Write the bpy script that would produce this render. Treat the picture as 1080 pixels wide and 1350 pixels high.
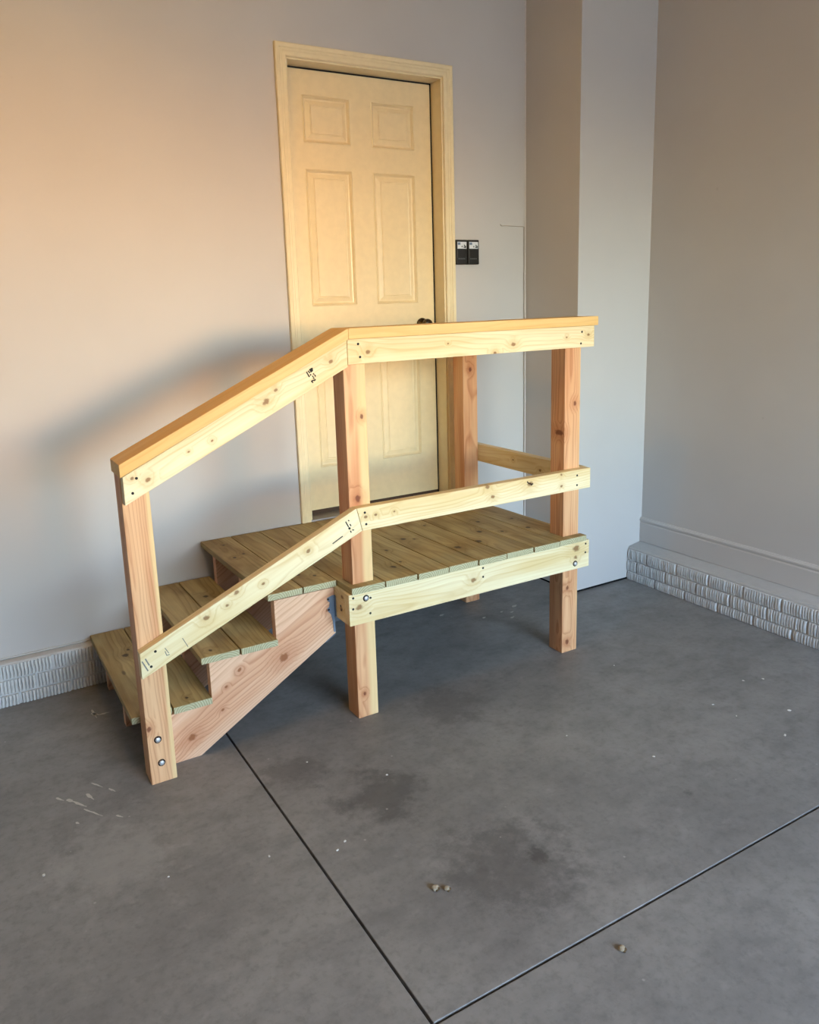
import bpy, bmesh, math, random
from mathutils import Vector, Matrix

for o in list(bpy.data.objects):
    bpy.data.objects.remove(o)
scene = bpy.context.scene
COL = scene.collection

# ------------------------------------------------------------------ camera
cam_d = bpy.data.cameras.new('camera')
cam = bpy.data.objects.new('camera', cam_d)
COL.objects.link(cam)
RT = Vector((0.8666279, -0.4977923, -0.0340419))
UP = Vector((0.1298808, 0.1591882, 0.9786675))
FW = Vector((0.4817541, 0.8525620, -0.2026106))
cm = Matrix.Identity(4)
for i in range(3):
    cm[i][0], cm[i][1], cm[i][2] = RT[i], UP[i], -FW[i]
cm[0][3], cm[1][3], cm[2][3] = -1.5032, -3.4501, 1.5839
cam.matrix_world = cm
cam_d.sensor_fit = 'VERTICAL'
cam_d.sensor_height = 24.0
cam_d.lens = 24.0 * 1027.69 / 1350.0
cam_d.shift_x = (540 - 512.975) / 1350.0
cam_d.shift_y = -(675 - 615.66) / 1350.0
cam_d.clip_start = 0.05
scene.camera = cam

# ------------------------------------------------------------------ world, sun, lights, exposure
SKY_EL = 55.0
world = bpy.data.worlds.new('world')
scene.world = world
world.use_nodes = True
bg = world.node_tree.nodes['Background']
sky = world.node_tree.nodes.new('ShaderNodeTexSky')      # evening sky, sun low behind haze in front of the garage
sky.sky_type = 'NISHITA'
sky.sun_disc = False
sky.sun_elevation = math.radians(SKY_EL)
sky.sun_rotation = math.pi - 0.19
sky.air_density = 1.0
sky.dust_density = 1.2
sky.ozone_density = 4.0
wb = world.node_tree.nodes.new('ShaderNodeMix')          # camera white balance
wb.data_type = 'RGBA'; wb.blend_type = 'MULTIPLY'; wb.inputs[0].default_value = 1.0
wb.inputs[7].default_value = (1.0, 1.01, 0.90, 1)
world.node_tree.links.new(sky.outputs[0], wb.inputs[6])
world.node_tree.links.new(wb.outputs[2], bg.inputs[0])
bg.inputs[1].default_value = 4.25

def sun_light(direction, energy, color, angle):
    d = bpy.data.lights.new('sun', 'SUN')
    d.energy = energy; d.color = color; d.angle = angle
    o = bpy.data.objects.new('sun', d); COL.objects.link(o)
    o.rotation_euler = Vector(direction).to_track_quat('-Z', 'Y').to_euler()
    o.location = (0, 0, 12)
    return o
sun_light((-0.175, 1.0, -0.004), 1.2, (1.0, 0.38, 0.06), math.radians(9.0))   # low sun behind haze, shining in through the open vehicle door

OPEN_X0, OPEN_X1, OPEN_Z, FRONT_Y = -0.92, 1.82, 2.48, -6.2
pd = bpy.data.lights.new('garage_door_portal', 'AREA')
pd.shape = 'RECTANGLE'; pd.size = OPEN_X1 - OPEN_X0; pd.size_y = OPEN_Z
pd.cycles.is_portal = True
po = bpy.data.objects.new('garage_door_portal', pd); COL.objects.link(po)
po.location = ((OPEN_X0 + OPEN_X1) / 2, FRONT_Y - 0.02, OPEN_Z / 2)
po.rotation_euler = Vector((0, 1, 0)).to_track_quat('-Z', 'Z').to_euler()

LAMP_AT, LAMP_W = (-1.0, -1.55, 2.90), 28.0
ld = bpy.data.lights.new('ceiling_bulb', 'POINT')
ld.energy = LAMP_W; ld.color = (1.0, 0.54, 0.05); ld.shadow_soft_size = 0.06
lo = bpy.data.objects.new('ceiling_bulb', ld); COL.objects.link(lo); lo.location = LAMP_AT

scene.view_settings.view_transform = 'Standard'
scene.view_settings.look = 'None'
scene.view_settings.gamma = 1.0
scene.view_settings.use_curve_mapping = False
scene.view_settings.exposure = 0.07

# ------------------------------------------------------------------ node helpers / materials
def srgb(r, g, b):
    f = lambda c: (c / 12.92 if c <= 0.04045 else ((c + 0.055) / 1.055) ** 2.4)
    return (f(r / 255.0), f(g / 255.0), f(b / 255.0), 1.0)

class NT:
    def __init__(self, name):
        self.m = bpy.data.materials.new(name)
        self.m.use_nodes = True
        self.t = self.m.node_tree
        self.b = self.t.nodes['Principled BSDF']
    def n(self, typ, **kw):
        nd = self.t.nodes.new(typ)
        for k, v in kw.items():
            setattr(nd, k, v)
        return nd
    def put(self, sock, val):
        if val is None:
            return
        if hasattr(val, 'is_output'):
            self.t.links.new(val, sock)
        else:
            sock.default_value = val
    def math(self, op, a, b=None, c=None, clamp=False):
        nd = self.n('ShaderNodeMath', operation=op, use_clamp=clamp)
        self.put(nd.inputs[0], a); self.put(nd.inputs[1], b); self.put(nd.inputs[2], c)
        return nd.outputs[0]
    def vmath(self, op, a, b=None):
        nd = self.n('ShaderNodeVectorMath', operation=op)
        self.put(nd.inputs[0], a); self.put(nd.inputs[1], b)
        return nd.outputs['Value'] if op in ('LENGTH', 'DISTANCE') else nd.outputs[0]
    def mix(self, f, a, b, blend='MIX'):
        nd = self.n('ShaderNodeMix', data_type='RGBA', blend_type=blend)
        self.put(nd.inputs[0], f); self.put(nd.inputs[6], a); self.put(nd.inputs[7], b)
        return nd.outputs[2]
    def ramp(self, f, stops, interp='LINEAR'):
        nd = self.n('ShaderNodeValToRGB')
        nd.color_ramp.interpolation = interp
        el = nd.color_ramp.elements
        while len(el) < len(stops):
            el.new(0.5)
        for e, (p, c) in zip(el, stops):
            e.position = p
            e.color = c if len(c) == 4 else (*c, 1)
        self.put(nd.inputs[0], f)
        return nd.outputs[0]
    def noise(self, vec, scale, detail=3, rough=0.55):
        nd = self.n('ShaderNodeTexNoise')
        self.put(nd.inputs['Vector'], vec)
        nd.inputs['Scale'].default_value = scale
        nd.inputs['Detail'].default_value = detail
        nd.inputs['Roughness'].default_value = rough
        return nd.outputs[0]
    def smooth(self, v, a, b, lo=0.0, hi=1.0):
        nd = self.n('ShaderNodeMapRange', interpolation_type='SMOOTHSTEP')
        self.put(nd.inputs[0], v)
        nd.inputs[1].default_value = a; nd.inputs[2].default_value = b
        nd.inputs[3].default_value = lo; nd.inputs[4].default_value = hi
        return nd.outputs[0]
    def bump(self, h, strength, dist):
        nd = self.n('ShaderNodeBump')
        nd.inputs['Strength'].default_value = strength
        nd.inputs['Distance'].default_value = dist
        self.put(nd.inputs['Height'], h)
        self.put(self.b.inputs['Normal'], nd.outputs[0])
    def out(self, color=None, rough=None, metal=None, spec=None):
        self.put(self.b.inputs['Base Color'], color)
        self.put(self.b.inputs['Roughness'], rough)
        self.put(self.b.inputs['Metallic'], metal)
        self.put(self.b.inputs['Specular IOR Level'], spec)
        return self.m

def plain(name, col, rough=0.5, metal=0.0, spec=0.5, bump=0.0, bscale=60):
    t = NT(name)
    tc = t.n('ShaderNodeTexCoord').outputs['Object']
    nz = t.noise(tc, bscale, 3)
    c = t.mix(t.smooth(nz, 0.3, 0.7), tuple(x * 0.95 for x in col[:3]) + (1,), col)
    if bump:
        t.bump(nz, bump, 0.002)
    return t.out(c, rough, metal, spec)

WOOD = {
    # light, dark ring, knot, ring spacing, contrast, streak colour
    'pine':    (srgb(240, 226, 188), srgb(206, 172, 112), srgb(132, 90, 50), 0.0095, 0.62, srgb(228, 203, 150)),
    'cap':     (srgb(232, 194, 130), srgb(206, 156, 88), srgb(150, 98, 52), 0.012, 0.50, srgb(224, 178, 106)),
    'fir':     (srgb(230, 182, 136), srgb(178, 110, 68), srgb(108, 52, 26), 0.0095, 0.80, srgb(212, 150, 104)),
    'stringer':(srgb(232, 190, 156), srgb(184, 122, 86), srgb(140, 80, 40), 0.0100, 0.80, srgb(218, 164, 126)),
    'treated': (srgb(184, 164, 114), srgb(122, 98, 54), srgb(40, 25, 13), 0.0120, 0.75, srgb(156, 134, 84)),
}

def wood(kind, name, seed, knots=(), sap=None):
    """Solid wood: growth rings about a pith line beside the board, running along local X.
    knots: (x, y, z, radius) in the board's own frame. sap: pale sapwood along one edge (axis z)."""
    light, dark, kcol, sp, con, streak = WOOD[kind]
    rnd = random.Random(seed)
    t = NT(name)
    p = t.n('ShaderNodeTexCoord').outputs['Object']
    off = (rnd.uniform(-40, 40), rnd.uniform(-40, 40), rnd.uniform(-40, 40))
    q = t.vmath('ADD', p, off)
    qs = t.vmath('MULTIPLY', q, (1.1, 5.0, 5.0))
    warp = t.math('SUBTRACT', t.noise(qs, 1.6, 2), 0.5)
    sepn = t.n('ShaderNodeSeparateXYZ'); t.put(sepn.inputs[0], p)
    x, y, z = sepn.outputs
    ang = rnd.uniform(-0.7, 0.7) + (math.pi if rnd.random() < 0.5 else 0)
    dist = rnd.uniform(0.045, 0.10)
    tilt = rnd.uniform(-0.06, 0.06)
    cy, cz = dist * math.cos(ang), 0.045 + 0.5 * dist * math.sin(ang)
    dy = t.math('SUBTRACT', y, cy)
    dz = t.math('SUBTRACT', t.math('SUBTRACT', z, cz), t.math('MULTIPLY', x, tilt))
    r = t.math('SQRT', t.math('ADD', t.math('MULTIPLY', dy, dy), t.math('MULTIPLY', dz, dz)))
    r = t.math('ADD', r, t.math('MULTIPLY', warp, 0.045))
    kmask = None
    halo = None
    for (kx, ky, kz, kr) in knots:
        d = t.vmath('SUBTRACT', p, (kx, ky, kz))
        d = t.vmath('MULTIPLY', d, (0.75, 0.35, 1.0))
        d = t.math('ADD', t.vmath('LENGTH', d),
                   t.math('MULTIPLY', t.math('SUBTRACT', t.noise(q, 90, 2), 0.5), kr * 0.9))
        m = t.smooth(d, kr * 0.45, kr * 1.05, 1.0, 0.0)
        hh = t.smooth(d, kr * 0.6, kr * 4.2, 1.0, 0.0)
        kmask = m if kmask is None else t.math('MAXIMUM', kmask, m)
        halo = hh if halo is None else t.math('MAXIMUM', halo, hh)
    if halo is not None:
        r = t.math('ADD', r, t.math('MULTIPLY', halo, 0.013))
    ring = t.math('FRACT', t.math('DIVIDE', r, sp))
    late = t.ramp(ring, [(0.0, (0, 0, 0)), (0.55, (.15, .15, .15)), (0.86, (1, 1, 1)), (1.0, (0, 0, 0))])
    fine = t.noise(t.vmath('MULTIPLY', q, (2.0, 110.0, 110.0)), 1.0, 3)
    broad = t.noise(t.vmath('MULTIPLY', q, (1.4, 14.0, 14.0)), 1.0, 3)
    f = t.math('MULTIPLY', late, t.smooth(broad, 0.25, 0.75, con * 0.45, con))
    c = t.mix(t.smooth(broad, 0.35, 0.72), light, streak)
    c = t.mix(f, c, dark)
    c = t.mix(t.smooth(fine, 0.30, 0.70, 0.0, 0.22), c, dark)
    if sap is not None:
        a, b, scol = sap
        s = t.math('ADD', z, t.math('MULTIPLY', t.math('SUBTRACT', t.noise(qs, 1.2, 2), 0.5), 0.02))
        c = t.mix(t.smooth(s, a, b, 0.0, 0.75), c, scol)
    if kind == 'treated':
        blot = t.noise(t.vmath('MULTIPLY', q, (3.0, 7.0, 7.0)), 1.0, 3)
        c = t.mix(t.smooth(blot, 0.48, 0.72, 0.0, 0.65), c, srgb(112, 86, 44))
        c = t.mix(t.smooth(blot, 0.46, 0.28, 0.0, 0.45), c, srgb(150, 142, 104))
    # random pin knots
    vor = t.n('ShaderNodeTexVoronoi', feature='F1')
    t.put(vor.inputs['Vector'], t.vmath('MULTIPLY', q, (1.7, 5.0, 5.0)))
    vor.inputs['Scale'].default_value = 1.0
    pin = t.smooth(vor.outputs['Distance'], 0.02, 0.05, 1.0, 0.0)
    c = t.mix(t.math('MULTIPLY', pin, 0.6), c, kcol)
    if kmask is not None:
        c = t.mix(t.math('MULTIPLY', halo, 0.42), c, dark)
        c = t.mix(t.math('MULTIPLY', kmask, 0.85), c, kcol)
    h = t.math('ADD', t.math('MULTIPLY', late, 0.6), fine)
    t.bump(h, 0.18, 0.0012)
    return t.out(c, 0.55, 0.0, 0.35)

def end_grain(name, seed):
    t = NT(name)
    rnd = random.Random(seed)
    p = t.n('ShaderNodeTexCoord').outputs['Object']
    d = t.vmath('SUBTRACT', p, (0, rnd.uniform(0.03, 0.08), rnd.uniform(0.0, 0.14)))
    d = t.vmath('LENGTH', t.vmath('MULTIPLY', d, (0.0, 1.0, 1.0)))
    ring = t.math('FRACT', t.math('DIVIDE', d, 0.0085))
    n = t.noise(p, 60, 3)
    c = t.mix(t.smooth(ring, 0.3, 0.95, 0.0, 0.75), srgb(190, 184, 150), srgb(136, 126, 90))
    c = t.mix(t.smooth(n, 0.45, 0.75, 0.0, 0.5), c, srgb(150, 142, 108))
    t.bump(n, 0.3, 0.002)
    return t.out(c, 0.75, 0, 0.2)

def wall_paint():
    t = NT('greige_wall_paint')
    p = t.n('ShaderNodeTexCoord').outputs['Object']
    big = t.noise(p, 1.3, 3)
    orange_peel = t.noise(p, 170, 2)
    c = t.mix(t.smooth(big, 0.3, 0.7), srgb(192, 187, 184), srgb(197, 192, 189))
    mark = t.n('ShaderNodeTexVoronoi'); t.put(mark.inputs['Vector'], p)
    mark.inputs['Scale'].default_value = 3.1
    c = t.mix(t.smooth(mark.outputs['Distance'], 0.018, 0.03, 0.18, 0.0), c, srgb(150, 140, 135))
    t.bump(orange_peel, 0.08, 0.001)
    return t.out(c, 0.48, 0.0, 0.35)

def concrete():
    t = NT('troweled_grey_concrete')
    p = t.n('ShaderNodeTexCoord').outputs['Object']
    n1 = t.noise(p, 1.5, 5, 0.6)
    n2 = t.noise(t.vmath('MULTIPLY', p, (2.6, 4.6, 1)), 1.9, 6, 0.66)
    n3 = t.noise(p, 42, 4, 0.7)
    n4 = t.noise(t.vmath('ADD', p, (7.3, 2.1, 0)), 0.9, 3)
    c = t.mix(t.smooth(n1, 0.32, 0.68), srgb(120, 119, 118), srgb(138, 136, 134))
    c = t.mix(t.smooth(n2, 0.45, 0.75, 0.0, 0.42), c, srgb(98, 97, 96))
    c = t.mix(t.smooth(n4, 0.5, 0.72, 0.0, 0.35), c, srgb(142, 141, 140))
    n5 = t.noise(t.vmath('ADD', p, (1.7, 5.2, 0)), 13, 6, 0.7)
    c = t.mix(t.smooth(n5, 0.42, 0.70, 0.0, 0.35), c, srgb(100, 99, 98))
    c = t.mix(t.smooth(n5, 0.44, 0.28, 0.0, 0.30), c, srgb(152, 150, 147))
    c = t.mix(t.smooth(n3, 0.45, 0.75, 0.0, 0.34), c, srgb(84, 83, 83))
    # dark trowel burns and tyre-dust patches
    for (x, y, r, a, col) in ((-0.42, -1.42, 0.20, 0.60, srgb(70, 69, 69)), (-0.28, -1.90, 0.26, 0.55, srgb(72, 71, 71)),
                              (-0.62, -1.12, 0.13, 0.45, srgb(74, 72, 70)), (-0.181, -1.905, 0.045, 0.6, srgb(56, 55, 55)),
                              (0.1, -1.05, 0.20, 0.4, srgb(78, 76, 75)), (-1.25, -1.25, 0.22, 0.45, srgb(158, 156, 153)),
                              (0.42, -1.94, 0.03, 0.6, srgb(56, 55, 55))):
        d = t.vmath('DISTANCE', p, (x, y, 0))
        d = t.math('ADD', d, t.math('MULTIPLY', t.math('SUBTRACT', t.noise(p, 11, 6, 0.72), 0.5), r * 3.0))
        c = t.mix(t.smooth(d, r * 0.25, r, a, 0.0), c, col)
    vor = t.n('ShaderNodeTexVoronoi'); t.put(vor.inputs['Vector'], p); vor.inputs['Scale'].default_value = 7.0
    c = t.mix(t.smooth(vor.outputs['Distance'], 0.02, 0.035, 0.55, 0.0), c, srgb(172, 170, 166))
    t.bump(t.math('ADD', n3, n2), 0.10, 0.002)
    return t.out(c, t.smooth(n2, 0.3, 0.7, 0.42, 0.60), 0.0, 0.45)

def brick_paint(name, col):
    t = NT(name)
    p = t.n('ShaderNodeTexCoord').outputs['Object']
    n = t.noise(p, 55, 4, 0.7)
    c = t.mix(t.smooth(n, 0.45, 0.8, 0, 0.4), col, tuple(v * 0.62 for v in col[:3]) + (1,))
    t.bump(n, 0.25, 0.003)
    return t.out(c, 0.6, 0, 0.3)

M_ENDS = [end_grain('decking_end_grain', 200 + i) for i in range(4)]
M_WALL = wall_paint()
M_FLOOR = concrete()
M_JOINT = plain('dark_joint_gap', srgb(24, 23, 22), 0.9, 0, 0.1)
M_CREAM = plain('cream_door_enamel', srgb(234, 214, 172), 0.33, 0, 0.45, 0.03, 25)
M_CASING = plain('cream_casing_enamel', srgb(236, 218, 178), 0.36, 0, 0.45, 0.03, 25)
M_RUBBER = plain('black_weatherstrip', srgb(18, 14, 11), 0.8)
M_SWEEP = plain('brown_door_sweep', srgb(70, 48, 28), 0.7)
M_SILL = plain('grey_aluminium_sill', srgb(148, 142, 140), 0.4, 0.5)
M_SILLEDGE = plain('pale_sill_nosing', srgb(214, 210, 204), 0.4)
M_BRICK = brick_paint('painted_rug_brick', srgb(208, 207, 206))
M_MORTAR = brick_paint('painted_mortar', srgb(196, 195, 194))
M_LEDGE = plain('painted_ledge', srgb(186, 184, 182), 0.6, 0, 0.3, 0.3, 30)
M_NICKEL = plain('dark_satin_nickel', srgb(96, 88, 76), 0.28, 1.0)
M_STEEL = plain('zinc_bolt_steel', srgb(208, 210, 214), 0.45, 0.6)
M_GALV = plain('galvanised_hanger', srgb(120, 134, 152), 0.5, 0.7, 0.5, 0.2, 90)
M_SCREW = plain('black_screw_head', srgb(26, 24, 24), 0.6, 0.2)
M_HOLE = plain('drilled_hole_shadow', srgb(46, 32, 24), 0.9)
M_INK = plain('black_lumber_ink', srgb(52, 46, 40), 0.8)
M_PENCIL = plain('grey_pencil', srgb(120, 116, 112), 0.8)
M_BLACKPL = plain('black_plastic', srgb(12, 12, 13), 0.35)
M_STICK = plain('white_sticker', srgb(216, 220, 226), 0.5)
M_STICKBLUE = plain('blue_grey_print', srgb(104, 124, 150), 0.5)
M_STICKDARK = plain('dark_print', srgb(52, 50, 52), 0.5)
M_GREYTXT = plain('grey_print', srgb(92, 94, 96), 0.5)
M_CABLE = plain('beige_cable', srgb(176, 164, 150), 0.5)
M_SCUFF = plain('white_paint_scuff', srgb(188, 184, 178), 0.7)
M_CHIP = plain('white_chip', srgb(214, 212, 206), 0.7)
M_CRUMBL = plain('pale_crumb', srgb(158, 146, 126), 0.8, 0, 0.3, 0.6, 140)
M_CRUMBD = plain('brown_crumb', srgb(92, 74, 50), 0.8, 0, 0.3, 0.6, 140)
M_DRIVE = plain('driveway_concrete', srgb(206, 192, 172), 0.85, 0, 0.2, 0.1, 6)
M_SUNBLOCK = plain('sun_blocker_render', srgb(150, 140, 128), 0.9, 0, 0.2, 0.2, 20)
M_CEIL = plain('white_ceiling_paint', srgb(205, 198, 190), 0.9, 0, 0.1)

# ------------------------------------------------------------------ geometry helpers
def finish(name, bm, mat, parent=None, M=None, smooth=False):
    me = bpy.data.meshes.new(name)
    bmesh.ops.recalc_face_normals(bm, faces=bm.faces[:])
    if smooth:
        for f in bm.faces:
            f.smooth = True
    bm.to_mesh(me); bm.free()
    for m in (mat if isinstance(mat, (list, tuple)) else [mat]):
        me.materials.append(m)
    o = bpy.data.objects.new(name, me)
    COL.objects.link(o)
    place(o, parent, M)
    return o

WORLD = {}
def place(o, parent, M):
    M = Matrix.Identity(4) if M is None else M
    WORLD[o.name] = M
    if parent is not None:
        o.parent = parent
        o.matrix_parent_inverse = Matrix.Identity(4)
        o.matrix_basis = WORLD[parent.name].inverted() @ M
    else:
        o.matrix_basis = M

def frame(origin, U, W):
    U = Vector(U).normalized(); W = Vector(W).normalized(); V = W.cross(U)
    m = Matrix.Identity(4)
    for i in range(3):
        m[i][0], m[i][1], m[i][2], m[i][3] = U[i], V[i], W[i], origin[i]
    return m

def add_prism(bm, poly, t, v0=0.0, mi=0):
    a = [bm.verts.new((u, v0, w)) for u, w in poly]
    b = [bm.verts.new((u, v0 + t, w)) for u, w in poly]
    n = len(poly)
    fs = [bm.faces.new(a), bm.faces.new(list(reversed(b)))]
    for i in range(n):
        j = (i + 1) % n
        fs.append(bm.faces.new((a[j], a[i], b[i], b[j])))
    for f in fs:
        f.material_index = mi
    return fs

def prism(name, poly, t, origin, U, W, mat, parent=None, bevel=0.0025):
    bm = bmesh.new()
    add_prism(bm, poly, t)
    bmesh.ops.recalc_face_normals(bm, faces=bm.faces[:])
    if bevel:
        bmesh.ops.bevel(bm, geom=bm.edges[:], offset=bevel, segments=2, affect='EDGES', profile=0.6, clamp_overlap=True)
    return finish(name, bm, mat, parent, frame(origin, U, W))

def add_box(bm, x0, x1, y0, y1, z0, z1, mi=0):
    v = [bm.verts.new((x, y, z)) for x in (x0, x1) for y in (y0, y1) for z in (z0, z1)]
    for f in ((0, 1, 3, 2), (4, 6, 7, 5), (0, 4, 5, 1), (2, 3, 7, 6), (0, 2, 6, 4), (1, 5, 7, 3)):
        bm.faces.new([v[i] for i in f]).material_index = mi

def box(name, x0, x1, y0, y1, z0, z1, mat, parent=None, bevel=0.0):
    cx, cy, cz = (x0 + x1) / 2, (y0 + y1) / 2, (z0 + z1) / 2
    bm = bmesh.new()
    add_box(bm, x0 - cx, x1 - cx, y0 - cy, y1 - cy, z0 - cz, z1 - cz)
    bmesh.ops.recalc_face_normals(bm, faces=bm.faces[:])
    if bevel:
        bmesh.ops.bevel(bm, geom=bm.edges[:], offset=bevel, segments=2, affect='EDGES', profile=0.6)
    return finish(name, bm, mat, parent, Matrix.Translation((cx, cy, cz)))

def plane_cells(name, xs, zs, skip, thick, mat, M, parent=None):
    """Slab in the local x-z plane (thickness along +y) with rectangular cells left out."""
    bm = bmesh.new()
    vf, vb = {}, {}
    for i, x in enumerate(xs):
        for k, z in enumerate(zs):
            vf[i, k] = bm.verts.new((x, 0, z)); vb[i, k] = bm.verts.new((x, thick, z))
    solid = lambda i, k: 0 <= i < len(xs) - 1 and 0 <= k < len(zs) - 1 and (i, k) not in skip
    for i in range(len(xs) - 1):
        for k in range(len(zs) - 1):
            if not solid(i, k):
                continue
            bm.faces.new((vf[i, k], vf[i + 1, k], vf[i + 1, k + 1], vf[i, k + 1]))
            bm.faces.new((vb[i, k], vb[i, k + 1], vb[i + 1, k + 1], vb[i + 1, k]))
            for (di, dk, a, b) in ((-1, 0, (i, k), (i, k + 1)), (1, 0, (i + 1, k), (i + 1, k + 1)),
                                   (0, -1, (i, k), (i + 1, k)), (0, 1, (i, k + 1), (i + 1, k + 1))):
                if not solid(i + di, k + dk):
                    bm.faces.new((vf[a], vf[b], vb[b], vb[a]))
    for v in [v for v in bm.verts if not v.link_faces]:
        bm.verts.remove(v)
    return finish(name, bm, mat, parent, M)

def lathe(bm, prof, seg=20, mi=0):
    """prof: (radius, height) along local -Y (towards the room)."""
    rings = []
    for r, h in prof:
        if r < 1e-6:
            rings.append([bm.verts.new((0, -h, 0))])
        else:
            rings.append([bm.verts.new((r * math.cos(2 * math.pi * i / seg), -h, r * math.sin(2 * math.pi * i / seg))) for i in range(seg)])
    for a, b in zip(rings, rings[1:]):
        for i in range(seg):
            j = (i + 1) % seg
            if len(a) == 1 and len(b) == 1:
                continue
            if len(a) == 1:
                f = bm.faces.new((a[0], b[i], b[j]))
            elif len(b) == 1:
                f = bm.faces.new((a[i], b[0], a[j]))
            else:
                f = bm.faces.new((a[i], b[i], b[j], a[j]))
            f.material_index = mi; f.smooth = True

def structure(o, label=None, cat=None):
    o['kind'] = 'structure'
    if label: o['label'] = label
    if cat: o['category'] = cat
    return o

def tag(o, label, cat, group=None):
    o['label'] = label; o['category'] = cat
    if group: o['group'] = group
    return o

def empty(name, loc):
    o = bpy.data.objects.new(name, None)
    o.empty_display_size = 0.1
    COL.objects.link(o)
    place(o, None, Matrix.Translation(loc))
    return o

# ------------------------------------------------------------------ room shell
XR, XB, YB = 1.862, 1.351, -0.412         # right wall, pilaster left face, pilaster front face
XL, CEIL = -5.2, 3.15
DW0, DW1, DTOP = 0.0, 0.813, 2.668        # jamb opening
JT = 0.019

structure(box('driveway', -30, 30, -60, FRONT_Y - 0.0, -0.30, -0.06, M_DRIVE), 'pale concrete driveway outside the garage opening', 'driveway')

structure(box('wall_sun_blocker', -14, 14, -7.3, -7.1, -0.06, 1.02, M_SUNBLOCK, None, 0.01), 'unseen low wall added across the driveway to block the low sun', 'wall')  # unseen wall, added to keep the low sun off the lower back wall

# floor: dark base with four slabs; the saw-cut joints between them are real gaps
JX, JY, JG = -0.7365, -2.206, 0.0036
floor = structure(box('floor', XL, XR + 0.1, FRONT_Y - 0.15, 0.02, -0.12, -0.03, M_JOINT), 'grey troweled concrete garage floor with dark saw-cut joints', 'floor')
def slab(x0, x1, y0, y1):
    bm = bmesh.new()
    add_box(bm, x0, x1, y0, y1, -0.03, 0.0)
    bmesh.ops.recalc_face_normals(bm, faces=bm.faces[:])
    top = [e for e in bm.edges if all(abs(v.co.z) < 1e-6 for v in e.verts)]
    bmesh.ops.bevel(bm, geom=top, offset=0.002, segments=2, affect='EDGES', profile=0.5)
    return finish('slab', bm, M_FLOOR, floor, Matrix.Identity(4))
slab_nw = slab(XL, JX - JG, JY + JG, 0.02)
slab_ne = slab(JX + JG, XR + 0.1, JY + JG, 0.02)
slab_sw = slab(XL, JX - JG, FRONT_Y - 0.15, JY - JG)
slab_se = slab(JX + JG, XR + 0.1, FRONT_Y - 0.15, JY - JG)

# back wall with the door opening
ox0, ox1, oz1 = DW0 - JT, DW1 + JT, DTOP + JT
wall_back = structure(plane_cells('wall_back', [XL, ox0, ox1, XR + 0.1], [0.0, 0.50, oz1, CEIL], {(1, 1)}, 0.14, M_WALL, Matrix.Identity(4)),
                      'pale greige painted drywall around the cream door', 'wall')
structure(box('wall_pilaster', XB, XR + 0.05, YB, 0.0, 0.012, CEIL, M_WALL, None, 0.002), 'boxed-out drywall pilaster in the right corner', 'wall')
structure(box('wall_right', XR, XR + 0.12, FRONT_Y, 0.0, 0.0, CEIL, M_WALL), 'greige drywall on the right above painted brick base', 'wall')
structure(box('wall_left', XL - 0.12, XL, FRONT_Y, 0.14, 0.0, CEIL, M_WALL), 'greige drywall wall far left of the door', 'wall')
structure(plane_cells('wall_front', [XL - 0.12, OPEN_X0, OPEN_X1, XR + 0.12], [0.0, OPEN_Z, CEIL], {(1, 0)}, 0.14, M_WALL,
                      Matrix.Translation((0, FRONT_Y - 0.14, 0))), 'front garage wall with the open vehicle doorway', 'wall')
structure(box('ceiling', XL - 0.12, XR + 0.12, FRONT_Y - 0.14, 0.14, CEIL, CEIL + 0.1, M_CEIL), 'white painted garage ceiling', 'ceiling')
# dark gap line where the pilaster drywall stops short of the slab
structure(box('trim_1', XB + 0.004, 1.757, YB + 0.004, -0.02, 0.0005, 0.0115, M_JOINT), 'dark gap under the pilaster drywall', 'trim')
# paper tape ridge of the drywall corner beside the pilaster
bead = box('corner_bead', XB - 0.007, XB - 0.0005, -0.0035, 0.0, 0.2, CEIL - 0.01, plain('pale_corner_bead', srgb(216, 209, 203), 0.5), wall_back, 0.001)

# ---- painted rug-brick base courses
def brick_mesh(length, height, rnd, depth=0.03):
    """Brick with its long axis on x, ribbed (raked) face towards -y."""
    bm = bmesh.new()
    nrib = max(3, int(round(length / 0.0135)))
    cols = []
    prof = []
    x = -length / 2
    step = length / nrib
    for i in range(nrib):
        top = -0.006 - rnd.uniform(0, 0.003)
        prof.append((x + step * 0.02, 0.004))
        prof.append((x + step * 0.26, top))
        prof.append((x + step * 0.78, top + rnd.uniform(-0.001, 0.001)))
        x += step
    prof.append((length / 2, 0.0))
    rows = [-height / 2, -height / 6, height / 6, height / 2]
    grid = []
    wob = [rnd.uniform(-0.0012, 0.0012) for _ in rows]
    for (px, py) in prof:
        col = []
        for k, z in enumerate(rows):
            e = 0.55 if k in (0, 3) else 1.0
            col.append(bm.verts.new((px + (wob[k] if abs(px) < length / 2 - 0.004 else 0) + rnd.uniform(-.0006, .0006), py * e, z)))
        grid.append(col)
    for a, b in zip(grid, grid[1:]):
        for k in range(3):
            bm.faces.new((a[k], b[k], b[k + 1], a[k + 1]))
    back = [(grid[0], grid[-1])]
    l = [bm.verts.new((-length / 2, depth, z)) for z in (rows[0], rows[-1])]
    r = [bm.verts.new((length / 2, depth, z)) for z in (rows[0], rows[-1])]
    bm.faces.new([g[3] for g in grid] + [r[1], l[1]])
    bm.faces.new([g[0] for g in reversed(grid)] + [l[0], r[0]])
    bm.faces.new(list(reversed(grid[0])) + [l[0], l[1]])
    bm.faces.new(grid[-1] + [r[1], r[0]])
    bmesh.ops.recalc_face_normals(bm, faces=bm.faces[:])
    me = bpy.data.meshes.new('brick'); bm.to_mesh(me); bm.free()
    me.materials.append(M_BRICK)
    return me

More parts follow.
